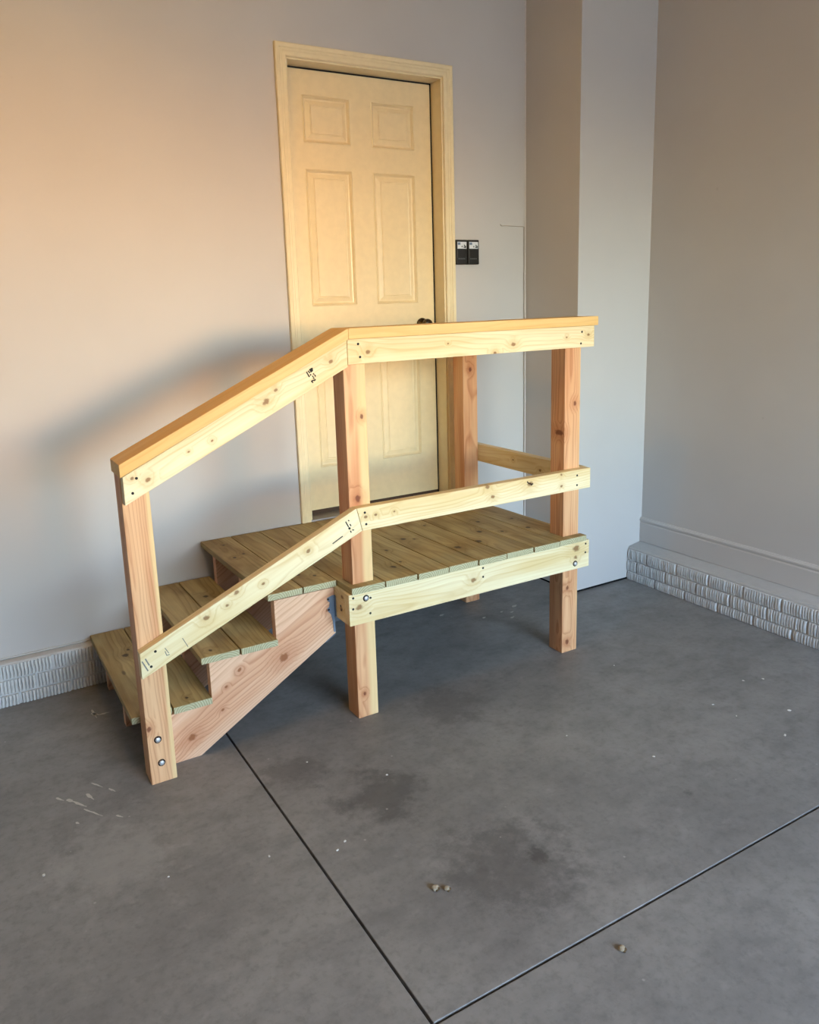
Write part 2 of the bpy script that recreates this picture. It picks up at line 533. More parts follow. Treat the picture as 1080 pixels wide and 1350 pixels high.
rb = random.Random(5)
BL, BG = 0.192, 0.010
COURSES = [(0.002, 0.048), (0.056, 0.114), (0.122, 0.180)]
full_meshes = {k: [brick_mesh(BL, z1 - z0, rb) for _ in range(4)] for k, (z0, z1) in enumerate(COURSES)}
def brick_run(parent, start, end, to_matrix):
    """Lay the courses from start to end along the run; to_matrix(s, z) gives the world matrix of a brick centre."""
    for k, (z0, z1) in enumerate(COURSES):
        s = start - (BL + BG) * 0.5 * (k % 2) - 0.03 * k
        while s < end:
            a, b = max(s, start), min(s + BL, end)
            if b - a > 0.03:
                me = rb.choice(full_meshes[k]) if b - a > BL - 0.002 else brick_mesh(b - a, z1 - z0, rb)
                o = bpy.data.objects.new('brick', me); COL.objects.link(o)
                place(o, parent, to_matrix((a + b) / 2, (z0 + z1) / 2, rb.uniform(-0.002, 0.002)))
            s += BL + BG

# base under the back wall (y from the drywall to -0.05)
def ledge(name, prof, length, M, mat):
    bm = bmesh.new()
    n = len(prof)
    segs = 12
    rings = []
    for i in range(segs + 1):
        rings.append([bm.verts.new((length * i / segs, y, z)) for y, z in prof])
    for a, b in zip(rings, rings[1:]):
        for j in range(n):
            k = (j + 1) % n
            bm.faces.new((a[j], a[k], b[k], b[j]))
    bm.faces.new(rings[0]); bm.faces.new(list(reversed(rings[-1])))
    return finish(name, bm, mat, None, M)

base_back = structure(ledge('wall_base_back', [(0.0, 0.0), (-0.040, 0.0), (-0.042, 0.182), (-0.036, 0.186), (-0.0, 0.191)], -1.00 - XL,
                            Matrix.Translation((XL, 0, 0)), M_MORTAR),
                      'white painted ribbed brick base under the wall left of the steps', 'brick base')
brick_run(base_back, -2.6, -1.00, lambda s, z, j: Matrix.Translation((s, -0.046 + j, z)))
structure(box('wall_base_stem', -1.00, XB, -0.014, 0.0, 0.0, 0.186, plain('shade_dark_stem_wall', srgb(92, 92, 94), 0.8, 0, 0.2, 0.3, 12)),  # dark grey stands in for the shade under the landing
          'stem wall under the landing, shade put into its dark grey colour', 'wall')
# thin curled caulk line / lip of drywall above the bricks
lip = box('drywall_lip', XL, -1.05, -0.008, 0.0, 0.193, 0.199, M_WALL, wall_back, 0.002)

base_right = structure(ledge('wall_base_right', [(0.0, 0.0), (-0.098, 0.0), (-0.098, 0.188), (-0.092, 0.196), (0.0, 0.212)], -FRONT_Y + YB - 0.002,
                             Matrix.Translation((XR, YB - 0.002, 0)) @ Matrix.Rotation(-math.pi / 2, 4, 'Z'), M_LEDGE),
                       'white painted ribbed brick base under the right wall', 'brick base')
RIGHT = Matrix.Rotation(-math.pi / 2, 4, 'Z')
brick_run(base_right, 0.0, 3.0, lambda s, z, j: Matrix.Translation((XR - 0.103 - j, YB - 0.004 - s, z)) @ RIGHT)

# baseboard on the right wall, profile swept along the wall
bb = [(0.0, 0.212), (-0.013, 0.212), (-0.013, 0.318), (-0.010, 0.324), (-0.010, 0.330), (-0.016, 0.335), (-0.016, 0.343), (-0.009, 0.352), (0.0, 0.354)]
structure(ledge('baseboard_right', bb, -FRONT_Y + YB - 0.002, Matrix.Translation((XR, YB - 0.001, 0)) @ RIGHT, M_WALL),
          'painted baseboard with a beaded top edge on right wall', 'baseboard')

# ------------------------------------------------------------------ entry door
door = structure(empty('door_1', (0.4065, 0.0, 0.5)), 'cream six-panel entry door with moulded casing above the landing', 'door')
SX0, SX1, SZ0, SZ1, SY = 0.006, 0.804, 0.577, 2.660, 0.089
PX = [(0.100, 0.348), (0.463, 0.707)]
PZ = [(0.790, 1.395), (1.592, 2.227), (2.341, 2.552)]
xs = [SX0, PX[0][0], PX[0][1], PX[1][0], PX[1][1], SX1]
zs = [SZ0, PZ[0][0], PZ[0][1], PZ[1][0], PZ[1][1], PZ[2][0], PZ[2][1], SZ1]
slabd = plane_cells('door_slab', xs, zs, {(i, k) for i in (1, 3) for k in (1, 3, 5)}, 0.042, M_CREAM, Matrix.Translation((0, SY, 0)), door)
def door_panel(x0, x1, z0, z1):
    cx, cz = (x0 + x1) / 2, (z0 + z1) / 2
    hx, hz = (x1 - x0) / 2, (z1 - z0) / 2
    bm = bmesh.new()
    rings = []
    for inset, depth in ((0.0, 0.0), (0.004, -0.003), (0.009, 0.002), (0.014, 0.010), (0.020, 0.011), (0.040, 0.003), (0.044, 0.0045), (0.046, 0.002)):
        rings.append([bm.verts.new((sx * (hx - inset), depth, sz * (hz - inset))) for sx, sz in ((-1, -1), (1, -1), (1, 1), (-1, 1))])
    for a, b in zip(rings, rings[1:]):
        for i in range(4):
            j = (i + 1) % 4
            bm.faces.new((a[i], a[j], b[j], b[i]))
    bm.faces.new(rings[-1])
    bk = [bm.verts.new((sx * hx, 0.040, sz * hz)) for sx, sz in ((-1, -1), (1, -1), (1, 1), (-1, 1))]
    for i in range(4):
        j = (i + 1) % 4
        bm.faces.new((rings[0][j], rings[0][i], bk[i], bk[j]))
    bm.faces.new(list(reversed(bk)))
    return finish('panel', bm, M_CREAM, slabd, Matrix.Translation((cx, SY, cz)))
for (a, b) in PX:
    for (c, d) in PZ:
        door_panel(a, b, c, d)
# knob
bm = bmesh.new()
lathe(bm, [(0.0, -0.001), (0.033, -0.001), (0.033, 0.004), (0.028, 0.009), (0.013, 0.012), (0.011, 0.028), (0.018, 0.034), (0.0265, 0.044),
           (0.0285, 0.054), (0.0255, 0.064), (0.016, 0.070), (0.0, 0.071)], 28)
finish('knob', bm, M_NICKEL, slabd, Matrix.Translation((0.727, SY, 1.482)))
# jambs, head, stops, weatherstrip
box('jamb', DW0 - JT, DW0, 0.0, 0.14, 0.535, DTOP, M_CASING, door, 0.001)
box('jamb', DW1, DW1 + JT, 0.0, 0.14, 0.535, DTOP, M_CASING, door, 0.001)
box('head_jamb', DW0 - JT, DW1 + JT, 0.0, 0.14, DTOP, DTOP + JT, M_CASING, door, 0.001)
box('door_stop', DW0, DW0 + 0.004, 0.045, 0.085, 0.56, DTOP, M_CASING, door)
box('weatherstrip', DW1 - 0.0095, DW1, SY + 0.002, 0.135, 0.56, DTOP, M_RUBBER, door)
box('weatherstrip', DW0, DW0 + 0.007, SY + 0.002, 0.135, 0.56, DTOP, M_RUBBER, door)
box('weatherstrip', DW0, DW1, SY + 0.002, 0.135, DTOP - 0.0085, DTOP, M_RUBBER, door)
box('door_sweep', DW0 + 0.002, DW1 - 0.002, SY + 0.004, 0.13, 0.552, SZ0 + 0.001, M_SWEEP, door)
sill = box('threshold', DW0 - 0.012, DW1 + 0.012, -0.012, 0.14, 0.525, 0.556, M_SILL, door, 0.003)
box('sill_nosing', DW0 - 0.006, DW1 + 0.006, -0.020, -0.010, 0.528, 0.540, M_SILLEDGE, sill, 0.002)
# casing: colonial profile, mitred
CI, CO = 0.008, 0.062
cprof = [(CI, 0.0), (CI, 0.009), (CI + 0.005, 0.0125), (CI + 0.020, 0.0125), (CI + 0.023, 0.0145), (CI + 0.032, 0.0145), (CI + 0.036, 0.018), (CO - 0.004, 0.019), (CO, 0.016), (CO, 0.0)]
def sweep_casing(path):
    """path: two stations; each maps profile offset d -> (x, z)."""
    bm = bmesh.new()
    rings = []
    for st in path:
        rings.append([bm.verts.new((st(d)[0], -h, st(d)[1])) for d, h in cprof])
    a, b = rings
    n = len(cprof)
    for j in range(n):
        k = (j + 1) % n
        bm.faces.new((a[j], a[k], b[k], b[j]))
    bm.faces.new(a); bm.faces.new(list(reversed(b)))
    return finish('casing', bm, M_CASING, door, Matrix.Identity(4))
CZ = DTOP
sweep_casing([lambda d: (DW0 - d, 0.545), lambda d: (DW0 - d, CZ + d)])
sweep_casing([lambda d: (DW0 - d, CZ + d), lambda d: (DW1 + d, CZ + d)])
sweep_casing([lambda d: (DW1 + d, CZ + d), lambda d: (DW1 + d, 0.545)])

# ------------------------------------------------------------------ wooden landing with steps and rails
root = empty('wooden_entry_steps', (-0.09, -0.48, 0.0))
tag(root, 'new timber landing with three steps, posts and handrails in front of the cream door', 'steps')

YF, PS, T = -0.9405, 0.0885, 0.038        # front face of posts, post size, rail thickness
YR = YF - T                               # front face of rails and rim
XN, XPL, XPR = -1.062, -0.2596, 0.7885
ZT, ZM = 1.4735, 0.8596

def screw(parent, x, z, y=YR, r=0.0046):
    bm = bmesh.new()
    lathe(bm, [(0.0, 0.0004), (r * 0.45, 0.0004), (r * 0.55, 0.0012), (r, 0.0010), (r, -0.003)], 10)
    finish('screw', bm, M_SCREW, parent, Matrix.Translation((x, y, z)))

def bolt(parent, x, z, y):
    bm = bmesh.new()
    lathe(bm, [(0.0, 0.0006), (0.0130, 0.0006), (0.0130, -0.003)], 20, 1)
    lathe(bm, [(0.0092, 0.0006), (0.0092, 0.0042), (0.0080, 0.0054), (0.0, 0.0058)], 6, 0)
    finish('bolt', bm, [M_STEEL, M_HOLE], parent, Matrix.Translation((x, y, z)))

def strokes(name, parent, segs, mat, w=0.0028, y=YR):
    """Flat ink strokes lying on a front face."""
    bm = bmesh.new()
    for (x0, z0, x1, z1) in segs:
        d = Vector((x1 - x0, z1 - z0))
        if d.length < 1e-5:
            d = Vector((0.001, 0))
        n = Vector((-d.y, d.x)).normalized() * (w / 2)
        e = d.normalized() * (w * 0.3)
        q = [(x0 - e.x + n.x, z0 - e.y + n.y), (x0 - e.x - n.x, z0 - e.y - n.y), (x1 + e.x - n.x, z1 + e.y - n.y), (x1 + e.x + n.x, z1 + e.y + n.y)]
        add_prism(bm, q, 0.0016, y - 0.0011)
    return finish(name, bm, mat, parent, Matrix.Identity(4))

# posts: local X up, local Z to the right, local Y towards the room (origin at the back)
def post(x, yback, top_l, top_r, seed, knots=(), sap=None):
    kn = [(kz, ky, kx, kr) for (kx, ky, kz, kr) in knots]
    m = wood('fir', 'douglas_fir_post', seed, kn, sap)
    return prism('post', [(0.0, 0.0), (top_l, 0.0), (top_r, PS), (0.0, PS)], PS, (x, yback, 0.0), (0, 0, 1), (1, 0, 0), m, root, 0.004)
PALE = srgb(236, 206, 150)
newel = post(XN, YF + PS, 1.088, 1.130, 11, [(0.010, 0.088, 0.209, 0.009)], (0.070, 0.082, PALE))
for bx, bz in ((-1.027, 0.163), (-1.022, 0.075)):
    bolt(newel, bx, bz, YF)
post_l = post(XPL, YF + PS, ZT, ZT, 12, [(0.037, 0.088, 0.885, 0.013), (0.067, 0.088, 1.191, 0.008), (0.03, 0.088, 0.10, 0.007)], (0.040, 0.062, PALE))
post_r = post(XPR, YF + PS, ZT, ZT, 23, [(0.057, 0.088, 1.144, 0.010), (0.028, 0.088, 0.311, 0.010), (0.0, 0.055, 1.02, 0.011), (0.03, 0.088, 0.05, 0.012)], (0.070, 0.11, PALE))
post_b = post(XPR, -0.1015, ZT, ZT, 14, [(0.045, 0.088, 1.25, 0.011)], None)

# rails on the front: local X along the board, local Z across, local Y into the room wall
def front_board(name, pts, t, y, kind, seed, knots=(), parent=None, bevel=0.0025, grain=None):
    (x0, z0), (x1, z1) = grain if grain else (pts[0], pts[1])
    L = math.hypot(x1 - x0, z1 - z0)
    c, s = (x1 - x0) / L, (z1 - z0) / L
    ox, oz = pts[0]
    tf = lambda x, z: ((x - ox) * c + (z - oz) * s, -(x - ox) * s + (z - oz) * c)
    kn = [(*[tf(kx, kz)[0]], 0.0, tf(kx, kz)[1], kr) for (kx, kz, kr) in knots]
    m = wood(kind, kind + '_board', seed, kn)
    return prism(name, [tf(x, z) for x, z in pts], t, (ox, y, oz), (c, 0, s), (-s, 0, c), m, parent or root, bevel)

top_s = front_board('handrail', [(-1.059, 0.997), (-0.2590, 1.3765), (-0.2590, 1.4722), (-1.059, 1.0900)], T, YR, 'pine', 31,
                    [(-0.572, 1.282, 0.012), (-0.534, 1.318, 0.007), (-0.846, 1.145, 0.004), (-0.982, 1.072, 0.009), (-0.766, 1.172, 0.005), (-0.325, 1.400, 0.008), (-1.03, 1.083, 0.006)])
top_h = front_board('handrail', [(-0.2575, 1.3845), (0.9145, 1.3845), (0.9145, 1.4730), (-0.2575, 1.4730)], T, YR, 'pine', 32,
                    [(-0.177, 1.425, 0.009), (0.48, 1.416, 0.010), (0.389, 1.386, 0.009), (0.168, 1.436, 0.004), (0.76, 1.43, 0.005), (0.88, 1.435, 0.007)])
mid_s = front_board('mid_rail', [(-1.0635, 0.4085), (-0.229, 0.7712), (-0.250, 0.8596), (-1.0635, 0.4996)], T, YR, 'pine', 33,
                    [(-0.836, 0.572, 0.010), (-0.725, 0.638, 0.009), (-0.627, 0.649, 0.006), (-0.45, 0.735, 0.009), (-0.76, 0.60, 0.006)], grain=((-1.0635, 0.4085), (-0.229, 0.7712)))
mid_h = front_board('mid_rail', [(-0.2275, 0.7706), (0.907, 0.7706), (0.907, 0.8596), (-0.2485, 0.8596)], T, YR, 'pine', 34,
                    [(0.567, 0.835, 0.013), (0.347, 0.854, 0.010), (0.373, 0.809, 0.009), (-0.213, 0.822, 0.007), (-0.17, 0.823, 0.006), (0.74, 0.80, 0.006), (0.74, 0.85, 0.006), (-0.09, 0.823, 0.005)])
rim_f = front_board('rim_board', [(-0.298, 0.408), (0.907, 0.408), (0.907, 0.5315), (-0.298, 0.5315)], T, YR, 'pine', 35,
                    [(-0.256, 0.476, 0.013), (0.271, 0.474, 0.012), (0.831, 0.504, 0.018), (0.827, 0.463, 0.010)])
for b, pts in ((top_s, [(-1.017, 1.081), (-1.033, 1.035)]),
               (top_h, [(-0.215, 1.455), (-0.209, 1.409), (0.844, 1.449), (0.839, 1.401)]),
               (mid_s, [(-1.013, 0.497), (-1.031, 0.448), (-0.282, 0.79)]),
               (mid_h, [(-0.216, 0.839), (-0.212, 0.794), (0.829, 0.835), (0.829, 0.792)]),
               (rim_f, [(-0.280, 0.518), (-0.282, 0.475), (-0.207, 0.504), (-0.210, 0.443), (0.320, 0.516), (0.320, 0.478), (0.886, 0.516), (0.885, 0.476)])):
    for x, z in pts:
        screw(b, x, z)
bolt(rim_f, -0.226, 0.507, YR)
bolt(rim_f, 0.825, 0.435, YR)
# lumber stamps and pencil notes (illegible on the real boards)
strokes('ink_stamp', top_s, [(-.418, 1.370, -.409, 1.354), (-.411, 1.373, -.407, 1.367), (-.406, 1.378, -.397, 1.382), (-.397, 1.382, -.396, 1.374),
                             (-.406, 1.378, -.402, 1.370), (-.402, 1.370, -.396, 1.374), (-.402, 1.3755, -.399, 1.377), (-.405, 1.361, -.403, 1.359),
                             (-.393, 1.363, -.391, 1.361), (-.388, 1.358, -.386, 1.354), (-.397, 1.355, -.395, 1.353), (-.394, 1.349, -.392, 1.347),
                             (-.389, 1.343, -.387, 1.341), (-.394, 1.341, -.390, 1.339), (-.402, 1.338, -.396, 1.340), (-.402, 1.338, -.397, 1.333)], M_INK, 0.0042)
strokes('ink_stamp', mid_s, [(-.296, .817, -.286, .797), (-.279, .805, -.276, .799), (-.278, .779, -.276, .774), (-.270, .782, -.265, .781), (-.285, .821, -.283, .819)], M_INK, 0.0040)
strokes('crack', mid_s, [(-.352, .745, -.312, .765)], M_INK, 0.0034)
strokes('ink_stamp', mid_s, [(-1.058, .472, -1.043, .437), (-1.047, .479, -1.037, .455)], M_PENCIL, 0.0042)
strokes('pencil_mark', mid_s, [(-.981, .500, -.971, .481), (-.982, .489, -.978, .474), (-.978, .474, -.969, .475)], M_PENCIL, 0.0024)['kind'] = 'stuff'
strokes('pencil_line', mid_s, [(-.921, .520, -.906, .487)], M_PENCIL, 0.0024)
# dark broken knot in the mid rail
strokes('bark_knot', mid_h, [(.552, .846, .560, .838), (.560, .838, .574, .833), (.574, .833, .582, .833), (.566, .838, .576, .829)], plain('dark_bark', srgb(64, 46, 34), 0.9), 0.005)

# caps
cap_s = front_board('handrail_cap', [(-1.0686, 1.0898), (-0.2582, 1.4732), (-0.2582, 1.5115), (-1.0686, 1.1318)], 0.140, YR - 0.013, 'cap', 41, [])
cap_h = front_board('handrail_cap', [(-0.2574, 1.4736), (0.9240, 1.4736), (0.9240, 1.5115), (-0.2574, 1.5115)], 0.140, YR - 0.013, 'cap', 42, [])

# boards running front-to-back along the right side: local X along +y
def side_board(name, x_out, y0, y1, z0, z1, kind, seed, knots=()):
    m = wood(kind, kind + '_board', seed, knots)
    return prism(name, [(0, 0), (y1 - y0, 0), (y1 - y0, z1 - z0), (0, z1 - z0)], T, (x_out, y0, z0), (0, 1, 0), (0, 0, 1), m, root)
XO = XPR + PS
side_board('mid_rail', XO + T, YF + 0.001, -0.102, 0.7706, 0.8596, 'pine', 36, [(0.26, 0.038, 0.03, 0.008), (0.46, 0.038, 0.05, 0.006)])
side_board('handrail', XO + T, YF + 0.001, -0.102, 1.3845, 1.4730, 'pine', 37)
side_board('rim_board', XO + T, YF + 0.001, -0.040, 0.408, 0.5315, 'pine', 38)
rim_l = side_board('rim_board', XPL, YF + 0.001, -0.040, 0.408, 0.5315, 'pine', 39, [(0.02, 0.038, 0.10, 0.010), (0.03, 0.038, 0.05, 0.011)])
for yy, zz in ((-0.905, 0.468), (-0.908, 0.452)):
    bm = bmesh.new()
    lathe(bm, [(0.0, 0.0004), (0.0045, 0.0010), (0.0045, -0.003)], 10)
    finish('screw', bm, M_SCREW, rim_l, Matrix.Translation((XPL - T, yy, zz)) @ Matrix.Rotation(-math.pi / 2, 4, 'Z'))
front_board('rim_board', [(-0.26, 0.408), (XO, 0.408), (XO, 0.5315), (-0.26, 0.5315)], T, -0.0395, 'pine', 40)
m = wood('pine', 'pine_board', 43)
prism('joist', [(0, 0), (0.895, 0), (0.895, 0.1225), (0, 0.1225)], T, (0.339, YF + 0.001, 0.409), (0, 1, 0), (0, 0, 1), m, root)

# decking: local X from the wall to the front, local Z to the right, local Y down; deck rises slightly to the front
TD = 0.0255
YBK, LEN = -0.012, 0.972
SL = Vector((0, -1.0, 0.0090)).normalized()
def plank(name, x0, w, length, ytop, zback, seed, knots=(), U=SL, poly=None, bevel=0.003):
    knots = [(a, b, c, r * 1.45) for (a, b, c, r) in knots]
    m = wood('treated', 'treated_decking', seed, knots)
    W = Vector((1, 0, 0))
    o = prism(name, poly or [(0, 0), (length, 0), (length, w), (0, w)], TD, (x0, ytop, zback), U, W, m, root, bevel)
    o.data.materials.append(M_ENDS[seed % len(M_ENDS)])
    for f in o.data.polygons:
        if f.normal.x > 0.9:
            f.material_index = 1
    return o
ZB = 0.5485
DX0, PITCH, BW = -0.2860, 0.1455, 0.1405
deck_knots = {4: [(0.53, 0, 0.05, 0.010), (0.25, 0, 0.10, 0.006), (0.56, 0, 0.09, 0.005)], 5: [(0.78, 0, 0.03, 0.012), (0.4, 0, 0.1, 0.006)],
              6: [(0.76, 0, 0.01, 0.011), (0.64, 0, 0.10, 0.010)], 7: [(0.5, 0, 0.05, 0.008), (0.70, 0, 0.04, 0.007)],
              2: [(0.72, 0, 0.06, 0.006), (0.84, 0, 0.11, 0.010)], 3: [(0.63, 0, 0.05, 0.006), (0.8, 0, 0.02, 0.005)], 1: [(0.5, 0, 0.08, 0.008)], 8: [(0.72, 0, 0.03, 0.009), (0.55, 0, 0.07, 0.006)]}
for i in range(8):
    x0 = DX0 + PITCH * i
    poly = None
    if i == 0:      # notched round the front-left post
        n0, n1 = XPL - 0.002 - x0, XPL + PS + 0.002 - x0
        u0, u1 = -(YF + PS) + YBK - 0.002, -YF + YBK + 0.002
        poly = [(0, 0), (u1, 0), (u1, n0), (u0, n0), (u0, n1), (u1 + 0.0008, n1), (u1 + 0.0008, 0.0), (LEN, 0), (LEN, BW), (0, BW)]
    if i == 7:      # notched round both right-hand posts
        n0 = XPR - 0.002 - x0
        u0, u1 = -(YF + PS) + YBK - 0.002, -YF + YBK + 0.002
        v0, v1 = 0.1015 + YBK - 0.002, 0.1900 + YBK + 0.002
        W2 = 0.886 - x0
        poly = [(0, 0), (LEN, 0), (LEN, W2), (u1, W2), (u1, n0), (u0, n0), (u0, W2), (v1, W2), (v1, n0), (v0, n0), (v0, W2), (0, W2)]
    plank('deck_board', x0, BW, LEN + (0.001 if i % 2 else 0.004), YBK, ZB, 50 + i, deck_knots.get(i + 1, ()), poly=poly, bevel=0.0 if i == 0 else 0.003)
# top step boards, level with the deck
LT = 0.848
plank('tread_board', -0.5700, 0.1395, LT, -0.010, ZB, 60, [(0.33, 0, 0.05, 0.007), (0.12, 0, 0.07, 0.006), (0.30, 0, 0.10, 0.006)])
plank('tread_board', -0.4265, 0.1375, LT, -0.010, ZB, 61, [(0.70, 0, 0.04, 0.009), (0.75, 0, 0.09, 0.006)])
FLAT = Vector((0, -1, 0))
plank('tread_board', -0.8355, 0.1440, LT + 0.002, -0.010, 0.3765, 62, [(0.8, 0, 0.05, 0.006)], U=FLAT)
t2b = plank('tread_board', -0.6865, 0.1440, LT + 0.004, -0.010, 0.3765, 63, [(0.25, 0, 0.05, 0.010)], U=FLAT)
plank('tread_board', -1.0898, 0.1400, LT - 0.008, -0.006, 0.2160, 64, [(0.30, 0, 0.09, 0.011), (0.25, 0, 0.11, 0.006)], U=FLAT)
plank('tread_board', -0.9455, 0.1400, LT + 0.002, -0.006, 0.2160, 65, [(0.40, 0, 0.04, 0.006), (0.80, 0, 0.06, 0.005)], U=FLAT)

# stringers, saw-tooth outline
def stringer(y, seed, knots=()):
    pts = [(-1.055, 0.0), (-0.862, 0.0), (-0.2985, 0.340), (-0.2985, 0.5265), (-0.545, 0.5265), (-0.545, 0.3505),
           (-0.806, 0.3505), (-0.806, 0.190), (-1.055, 0.190)]
    return front_board('stringer', pts, T, y, 'stringer', seed, knots, bevel=0.0015, grain=((-0.862, 0.0), (-0.2985, 0.340)))
st_f = stringer(-0.8510, 71, [(-0.518, 0.295, 0.019), (-0.696, 0.292, 0.008), (-0.889, 0.082, 0.015), (-0.77, 0.153, 0.006), (-0.33, 0.44, 0.007), (-0.75, 0.24, 0.005)])
stringer(-0.490, 72)
stringer(-0.135, 73)
# zinc hanger holding the front stringer to the landing
bm = bmesh.new()
add_prism(bm, [(-0.3000, 0.345), (-0.3000, 0.492), (-0.3040, 0.497), (-0.3290, 0.490), (-0.3290, 0.478), (-0.3190, 0.470), (-0.3220, 0.452), (-0.3300, 0.446), (-0.3290, 0.436), (-0.3160, 0.420), (-0.3100, 0.390), (-0.3075, 0.345)], 0.0016, -0.8530)
add_prism(bm, [(-0.3000, 0.409), (-0.2983, 0.409), (-0.2983, 0.497), (-0.3000, 0.497)], 0.012, -0.8635)
s_, c_ = 0.340 / math.hypot(0.340, 0.5635), 0.5635 / math.hypot(0.340, 0.5635)
add_prism(bm, [(-0.2985, 0.3395), (-0.2985, 0.3375), (-0.3430, 0.3108), (-0.3430, 0.3128)], 0.042, -0.8535)
hanger = finish('joist_hanger', bm, M_GALV, root, Matrix.Identity(4))
for hx, hz in ((-0.3260, 0.484), (-0.3250, 0.441)):
    screw(hanger, hx, hz, -0.8530, 0.0042)

# ------------------------------------------------------------------ things on the wall
def control(x0, x1, label, flip):
    o = empty('wall_control', ((x0 + x1) / 2, 0.0, 1.842))
    tag(o, label, 'wall control', 'black controls beside the door')
    bm = bmesh.new()
    add_box(bm, x0, x1, -0.024, 0.0, 1.780, 1.904)
    bmesh.ops.recalc_face_normals(bm, faces=bm.faces[:])
    bmesh.ops.bevel(bm, geom=[e for e in bm.edges if any(v.co.y < -0.01 for v in e.verts)], offset=0.005, segments=3, affect='EDGES', profile=0.6)
    body = finish('housing', bm, M_BLACKPL, o, Matrix.Identity(4))
    cx = (x0 + x1) / 2
    st = box('sticker', cx - 0.028, cx + 0.028, -0.0246, -0.0238, 1.859, 1.893, M_STICK, o)
    bm = bmesh.new(); add_box(bm, cx - 0.026, cx - 0.010, -0.0250, -0.0244, 1.878, 1.890)
    finish('print', bm, M_STICKBLUE, st, Matrix.Identity(4))
    bm = bmesh.new()
    add_prism(bm, [(cx - 0.005, 1.869), (cx + 0.003, 1.864), (cx + 0.003, 1.875)], 0.0006, -0.0250)
    add_box(bm, cx + 0.010, cx + 0.016, -0.0250, -0.0244, 1.863, 1.870)
    add_box(bm, cx + 0.017, cx + 0.025, -0.0250, -0.0244, 1.862, 1.874)
    add_box(bm, cx + 0.012, cx + 0.018, -0.0250, -0.0244, 1.872, 1.879)
    finish('print', bm, M_STICKDARK, st, Matrix.Identity(4))
    bm = bmesh.new()
    for k in range(6):
        add_box(bm, cx - 0.024 + k * 0.0075, cx - 0.0185 + k * 0.0075, -0.0246, -0.0238, 1.806, 1.811)
    for k in range(3):
        add_box(bm, cx - 0.008 + k * 0.0075, cx - 0.003 + k * 0.0075, -0.0246, -0.0238, 1.829, 1.834)
    finish('lettering', bm, M_GREYTXT, o, Matrix.Identity(4))
    box('push_bar', cx - 0.029, cx + 0.029, -0.0262, -0.0236, 1.816, 1.852, M_BLACKPL, o, 0.0012)
    return o
control(0.8755, 0.9465, 'black wall control touching the door casing, left one of the pair', 0)
control(0.9495, 1.0205, 'black wall control farther from the door casing, right one of the pair', 1)

def tube(name, pts, r, mat):
    cu = bpy.data.curves.new(name, 'CURVE'); cu.dimensions = '3D'
    cu.bevel_depth = r; cu.bevel_resolution = 2
    sp = cu.splines.new('POLY'); sp.points.add(len(pts) - 1)
    for p, c in zip(sp.points, pts):
        p.co = (*c, 1)
    o = bpy.data.objects.new(name, cu); COL.objects.link(o)
    dg = bpy.context.evaluated_depsgraph_get()
    me = bpy.data.meshes.new_from_object(o.evaluated_get(dg))
    bpy.data.objects.remove(o)
    me.materials.clear(); me.materials.append(mat)
    ob = bpy.data.objects.new(name, me); COL.objects.link(ob)
    WORLD[ob.name] = Matrix.Identity(4)
    return ob
rc = random.Random(3)
pts = [(1.176, -0.004, 1.988), (1.178, -0.005, 1.983), (1.184, -0.004, 1.979), (1.21, -0.003, 1.981), (1.25, -0.003, 1.980), (1.29, -0.003, 1.979), (1.325, -0.003, 1.979), (1.338, -0.004, 1.976)]
z = 1.965
while z > 0.22:
    pts.append((1.3375 + rc.uniform(-0.0016, 0.0016), -0.004, z)); z -= 0.05
tag(tube('bell_wire', pts, 0.0022, M_CABLE), 'thin beige wire running along the wall and down beside the pilaster', 'wire')

# ------------------------------------------------------------------ marks and crumbs on the floor
def scuff(parent, x0, y0, x1, y1, w):
    bm = bmesh.new()
    d = Vector((x1 - x0, y1 - y0)); n = Vector((-d.y, d.x)).normalized()
    r = random.Random(int(abs(x0 * 9001 + y1 * 517)))
    k = 7
    L, R = [], []
    for i in range(k):
        f = i / (k - 1)
        ww = w * (0.25 + math.sin(math.pi * min(1, f * 1.1 + 0.08)) * r.uniform(0.5, 1.0)) * 0.5
        c = Vector((x0, y0)) + d * f + n * r.uniform(-0.001, 0.001)
        L.append(bm.verts.new((c.x + n.x * ww, c.y + n.y * ww, 0.0006)))
        R.append(bm.verts.new((c.x - n.x * ww, c.y - n.y * ww, 0.0006)))
    for i in range(k - 1):
        bm.faces.new((L[i], R[i], R[i + 1], L[i + 1]))
    ge = bmesh.ops.extrude_face_region(bm, geom=bm.faces[:])
    for v in [g for g in ge['geom'] if isinstance(g, bmesh.types.BMVert)]:
        v.co.z = -0.0004
    return finish('paint_scuff', bm, M_SCUFF, parent, Matrix.Identity(4))
for a in ((-1.237, -.808, -1.209, -.854, .006), (-1.192, -.875, -1.176, -.904, .008), (-1.263, -.865, -1.247, -.911, .011), (-1.354, -.832, -1.335, -.862, .009),
          (-1.325, -.862, -1.306, -.888, .014), (-1.309, -.885, -1.275, -.939, .009), (-1.284, -.948, -1.238, -1.019, .006), (-1.199, -1.04, -1.183, -1.061, .008),
          (-1.318, -1.006, -1.310, -1.020, .008), (-1.155, -.30, -1.13, -.33, .016), (-1.148, -.27, -1.143, -.35, .010), (-1.13, -.33, -1.09, -.33, .008)):
    scuff(slab_nw, *a)
for (x, y, s) in ((.574, -.258, .03), (.955, -.375, .035), (.854, -.488, .03), (.737, -.408, .022), (.859, -.397, .02), (.90, -.43, .024)):
    scuff(slab_ne, x, y, x + s, y + s * 0.3, s * 0.5)

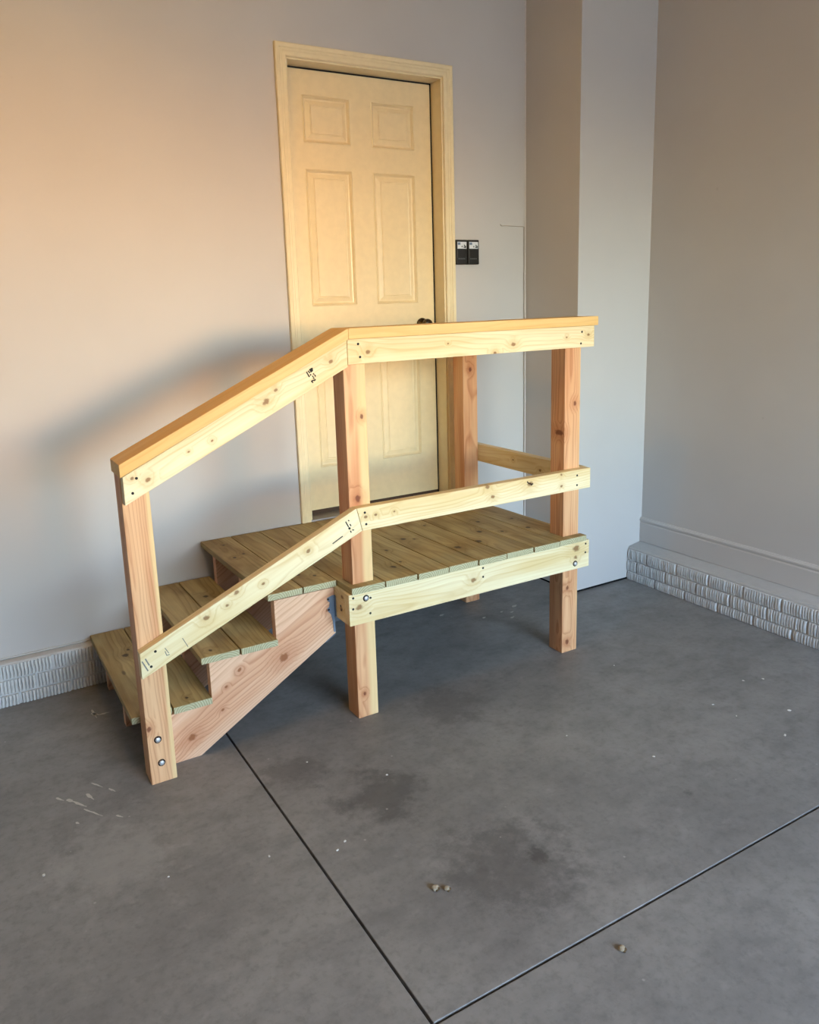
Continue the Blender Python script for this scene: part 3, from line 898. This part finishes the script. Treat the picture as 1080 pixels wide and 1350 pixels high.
def blob(bm, c, r, rnd, squash=0.6, mi=0):
    n0 = len(bm.verts)
    res = bmesh.ops.create_icosphere(bm, subdivisions=2, radius=r)
    for v in res['verts']:
        v.co = v.co * rnd.uniform(0.78, 1.15)
        v.co.z *= squash
        v.co += Vector(c)
        for f in v.link_faces:
            f.material_index = mi
def crumb(x, y, r, label, seed):
    rnd = random.Random(seed)
    o = empty('dried_mud_crumb', (x, y, 0))
    tag(o, label, 'crumb', 'crumbs on the concrete')
    bm = bmesh.new(); blob(bm, (x, y, r * 0.5), r, rnd); blob(bm, (x + r * 0.6, y + r * 0.35, r * 0.4), r * 0.7, rnd)
    finish('pale_lump', bm, M_CRUMBL, o, Matrix.Identity(4))
    bm = bmesh.new(); blob(bm, (x + r * 0.7, y - r * 0.55, r * 0.36), r * 0.62, rnd); blob(bm, (x + r * 0.1, y - r * 0.9, r * 0.25), r * 0.45, rnd)
    finish('brown_lump', bm, M_CRUMBD, o, Matrix.Identity(4))
crumb(-0.507, -1.862, 0.0100, 'pale brown crumb, left one of the pair lying together on the concrete', 1)
crumb(-0.480, -1.880, 0.0085, 'pale brown crumb, right one of the pair lying together on the concrete', 2)
crumb(-0.227, -2.280, 0.0088, 'lone pale brown crumb lying just in front of the long floor joint', 3)
for i, (x, y, s) in enumerate(((1.166, -1.80, .010), (.994, -1.899, .008), (1.232, -1.553, .007), (1.313, -1.587, .006), (.493, -1.739, .006), (.965, -1.719, .005), (.964, -1.614, .005),
                               (.332, -1.472, .005), (.895, -1.158, .005), (-1.436, -1.211, .008), (-.848, -1.489, .006), (-.665, -1.574, .006), (-.628, -1.55, .006),
                               (-.352, -1.323, .007), (-.554, -1.102, .005), (-1.126, -1.414, .004))):
    rnd = random.Random(100 + i)
    bm = bmesh.new()
    k = 6
    ring = []
    for j in range(k):
        a = 2 * math.pi * j / k
        q = s * rnd.uniform(0.6, 1.1)
        ring.append((q * math.cos(a), 0.6 * q * math.sin(a)))
    lo = [bm.verts.new((px, py, 0.0)) for px, py in ring]; hi = [bm.verts.new((px * 0.8, py * 0.8, 0.002)) for px, py in ring]
    bm.faces.new(hi); bm.faces.new(list(reversed(lo)))
    for j in range(k):
        bm.faces.new((lo[j], lo[(j + 1) % k], hi[(j + 1) % k], hi[j]))
    o = finish('paint_chip', bm, M_CHIP, None, Matrix.Translation((x, y, 0.0)) @ Matrix.Rotation(rnd.uniform(0, 3), 4, 'Z'))
    tag(o, 'tiny white paint chip lying on the bare concrete floor', 'chip', 'white chips scattered on the concrete floor')
